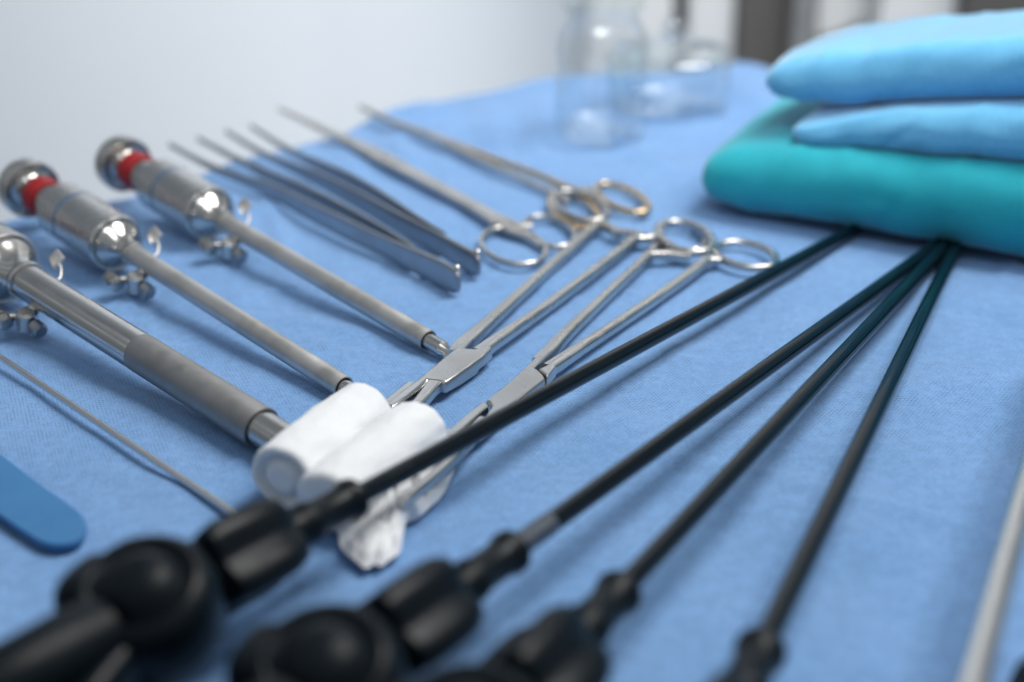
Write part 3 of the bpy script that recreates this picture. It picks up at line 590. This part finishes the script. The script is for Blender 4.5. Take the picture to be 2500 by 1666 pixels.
# ------------------------------------------------------------------ right-hand steel rod and black handle
t = thing('steel_rod', (*PP(2440, 1440)[:2], 0), 'thick steel suction rod crossing the lower right corner', 'rod')
A = PP(2620, 760, 22); B = PP(2372, 1700, 29)
v, f = lathe(A, B-A, [(0, 2.6), (.5, 3.2), ((B-A).length+30, 3.2)], 40); link('tube', v, f, M['bright'], t)
B2 = B+(B-A).normalized()*30; v, f = lathe(B2, B-A, [(-1, 3), (0, 6), (3, 7), (28, 8), (60, 8), (63, 6)], 32); link('grip', v, f, M['black'], t)
A = PP(2545, 1640, 12); B = PP(2640, 1800, 12)
v, f = lathe(A, B-A, [(0, 3), (1, 7), (4, 9), (50, 10), (54, 8)], 32, yscale=.9)
link('handpiece', v, f, M['black'], None, label='black instrument handle end just showing in the lower right corner', cat='handpiece')

# ------------------------------------------------------------------ thin steel probe, blue spatula
t = thing('steel_probe', (*PP(300, 1080)[:2], 0), 'thin straight steel probe between the thickest trocar and the blue spatula', 'probe')
A = PP(-60, 832, 3.2); B = PP(612, 1281, 1.9)
v, f = lathe(A, B-A, [(0, 1.0), ((B-A).length-2, 1.15), ((B-A).length-.5, .9), ((B-A).length, .3)], 24); link('rod', v, f, M['bright'], t)
v, f = lathe(A, A-B, [(-1, 1.2), (0, 3.4), (30, 3.4), (31, 2.6)], 24); link('grip', v, f, M['steel'], t)
ol = [(-330, 900), (-120, 1030), (0, 1108), (90, 1176), (165, 1228), (200, 1258), (210, 1283), (200, 1308), (172, 1324), (135, 1329), (98, 1320), (60, 1297), (0, 1256), (-130, 1160), (-380, 980)]
P = crom([tuple(PP(*p, 3.2)) for p in ol], 4, True)
v, f = prism([(p[0], p[1]) for p in P], .9, 3.2, .35, 2)
link('plastic_spatula', v, f, M['blue_plastic'], None, 30, label='flat blue plastic spatula with a rounded end at the left edge', cat='spatula')

# ------------------------------------------------------------------ folded cloths
def folded(name, rows, m, label, seed, ex=2.6, grp='folded cloths stacked at the right'):
    """rows along the length: (x, yfront, yback, zbottom, ztop)"""
    R = crom(rows, 14); v = []; f = []; K = 64
    for i, r in enumerate(R):
        x, yf, yb, z0, z1 = r; cy = (yf+yb)/2; wy = max((yb-yf)/2, .5); cz = (z0+z1)/2; wz = max((z1-z0)/2, .3)
        for k in range(K):
            th = 2*PI*k/K; c, s = math.cos(th), math.sin(th); exx = ex
            # long flat faces, tightly rounded folds: fold radius comes from the height
            rad = min(wz*1.25, wy); cyl = wy-rad
            yy = -math.copysign(abs(c)**(2/exx), c)
            yy = yy*rad+math.copysign(cyl, -c)*min(1, abs(c)*3.0) if True else 0
            zz = wz*math.copysign(abs(s)**(2/(1.75 if i < 40 else 2.0)), s)
            nz = Vector((x/45, (cy+yy)/45, z1/30+seed)); dz = 1.8*noise.noise(nz)+.8*noise.noise(nz*2.7)+1.6*max(0, .22-abs(noise.noise(nz*1.9+Vector((3, 1, 2)))))*3
            dy = 2.2*noise.noise(nz*1.3+Vector((5, 5, 5)))
            q2 = Vector((x/13+z0*.05, th*1.3, seed)); dy += .9*noise.noise(q2)+1.3*math.exp(-((x-(156+9*math.sin(th)+seed))/2.2)**2)*max(0, math.cos(th)); dz += .5*noise.noise(q2+Vector((4, 4, 4)))
            sh = (yb-cy-0)*0
            v.append((x+(cy+yy-yf)*SH, cy+yy+dy, max(.6, cz+zz+dz*(.8 if wz > 4 else .2))))
    n = len(R)
    for i in range(n-1):
        for k in range(K): f.append((i*K+k, i*K+(k+1) % K, (i+1)*K+(k+1) % K, (i+1)*K+k))
    f.append(tuple(range(K))); f.append(tuple(range((n-1)*K, n*K)))
    return link(name, v, f, m, None, 60, label=label, cat='folded cloth', group=grp)
SH = .45
folded('folded_cloth', [(84, 607, 640, 11, 19), (85.5, 602, 690, 4, 25), (94, 595, 740, 1.2, 30), (112, 583, 770, 1, 34), (133, 570, 780, 1, 36), (165, 549, 770, 1, 38), (207, 523, 750, 1, 42), (260, 490, 720, 1, 45), (340, 441, 690, 1, 46)], M['towel_green'],
       'teal green folded cloth at the bottom of the stack on the drape', 1)
folded('folded_cloth', [(121, 599, 612, 36.5, 40), (125, 592, 640, 33.5, 44), (141, 581, 690, 33, 49.5), (163, 566, 690, 35, 55), (205, 539, 670, 39, 62), (260, 505, 650, 42, 66), (340, 454, 610, 43, 68)], M['towel_blue'],
       'light blue folded cloth in the middle, between the teal and the top one', 4)
folded('folded_cloth', [(112, 622, 650, 52, 58), (115, 616, 670, 47, 63), (128, 604, 680, 46, 69), (152, 588, 666, 50, 76), (182, 569, 648, 55.5, 82), (210, 552, 632, 61, 88), (260, 518, 600, 66, 92), (340, 466, 560, 68, 95)], M['towel_blue'],
       'topmost light blue folded cloth of the stack at the right', 9)

# ------------------------------------------------------------------ glass jar and lidded dish
def shell(prof_out, wall):
    inn = [(max(r-wall, .3), z) for r, z in prof_out]
    return prof_out, inn
t = thing('glass_jar', (46, 728, 0), 'tall clear glass jar with a shoulder, standing in front of the round dish', 'jar')
out = [(1, .6), (18, .6), (21.5, 1.9), (23.2, 4), (23.4, 8), (23.4, 50), (22.6, 55), (19.5, 60), (18, 63), (18, 67)]
inn = [(1, 6), (16, 6), (20, 7), (21.9, 10), (22.1, 49.5), (21.2, 54.5), (18.2, 59.5), (16.8, 63), (16.8, 67)]
v, f = lathe((46, 728, 0), (0, 0, 1), [(z, r) for r, z in out]+[(z, r) for r, z in reversed(inn)], 64); link('body', v, f, M['glass'], t, 50)
v, f = lathe((46, 728, 0), (0, 0, 1), [(67.3, 18.4), (68, 20.5), (71, 20.8), (72.5, 18), (75, 15), (78, 8), (82, 7.6), (87, 9), (89, 6)], 64); link('stopper', v, f, M['glass'], t, 50)
DX, DY = 88, 790
t = thing('glass_dish', (DX, DY, 0), 'low round clear glass dish with a knobbed lid, behind the tall jar', 'dish')
out = [(1, .6), (28, .6), (32, 2), (33.8, 5), (34.2, 21), (34.6, 24), (36, 25.5), (36, 28)]
inn = [(1, 3), (27, 3), (30.5, 4), (32.6, 7), (33, 21), (33, 28)]
v, f = lathe((DX, DY, 0), (0, 0, 1), [(z, r) for r, z in out]+[(z, r) for r, z in reversed(inn)], 64); link('body', v, f, M['glass'], t, 50)
lid = [(36, 28.4), (36.4, 31), (35, 32.5), (30, 35), (18, 37.5), (7, 38.5), (4.5, 41), (6, 45), (6.5, 48), (4, 50)]
v, f = lathe((DX, DY, 0), (0, 0, 1), [(z, r) for r, z in lid]+[(37.5, 3.5), (36.5, 7), (35.6, 17), (33, 29), (31, 33), (28.4, 33.5)], 64); link('lid', v, f, M['glass'], t, 50)

# ------------------------------------------------------------------ background furniture (far out of focus)
def X(px, y, z=-60):     # world x of an image column at distance y
    return (px-1250)/FPX*(y*cp-(z-HCAM)*sp)
def bb(name, px0, px1, y0, y1, z0, z1, m, t, **k):
    v, f = box(X(px0, y0), X(px1, y0), y0, y1, z0, z1, 2); return link(name, v, f, M[m], t, 30, **k)
t = thing('wall_cabinet', (X(1650, 1500), 1650, -900), 'white cabinet with a dark gap between its doors, behind the glass jar', 'cabinet')
bb('body', 1440, 1796, 1504, 1716, -900, 900, 'white_paint', t)
bb('door', 1440, 1645, 1484, 1502, -880, 880, 'white_paint', t); bb('door', 1684, 1796, 1484, 1502, -880, 880, 'white_paint', t)
bb('gap_strip', 1652, 1676, 1490, 1506, -150+60, 880, 'black_gap', t)
t = thing('equipment_rack', (X(1880, 1500), 1600, -900), 'dark grey equipment rack with a pale post beside the white cabinet', 'rack')
bb('side_panel', 1806, 1940, 1470, 1716, -900, 900, 'grey_panel', t); bb('post', 1942, 1992, 1440, 1468, -900, 900, 'satin', t)
t = thing('medical_cart', (X(2150, 1500), 1600, -900), 'white medical cart with a dark sloping recess and metal fittings, above the folded cloths', 'cart')
bb('side_panel', 2150, 2350, 1440, 1716, -900, 900, 'white_paint', t)
bb('recess', 2000, 2146, 1520, 1716, -900, 900, 'grey_panel', t)
y = 1500
pts = [(X(2000, y), 0, -104), (X(2000, y), 0, 900), (X(2146, y), 0, 900), (X(2146, y), 0, -80), (X(2060, y), 0, -98)]
bm = MB(); q = len(pts); vs = [(p[0], y, p[2]) for p in pts]+[(p[0], y+16, p[2]) for p in pts]
bm.add(vs, [tuple(range(q)), tuple(range(2*q-1, q-1, -1))]+[(i, (i+1) % q, q+(i+1) % q, q+i) for i in range(q)]); link('sloping_panel', bm.v, bm.f, M['white_paint'], t, 30)
for i, px in enumerate((2020, 2050, 2085)):
    v, f = lathe((X(px, 1470), 1480, -125), (0, -.4, .9), [(0, 9), (4, 12), (18, 12), (22, 8)], 24); link('fitting', v, f, M['polish'], t)
t = bb('monitor_stand', 2362, 2560, 1400, 1700, -900, 900, 'grey_panel', None, label='dark grey upright unit at the top right corner', cat='stand')
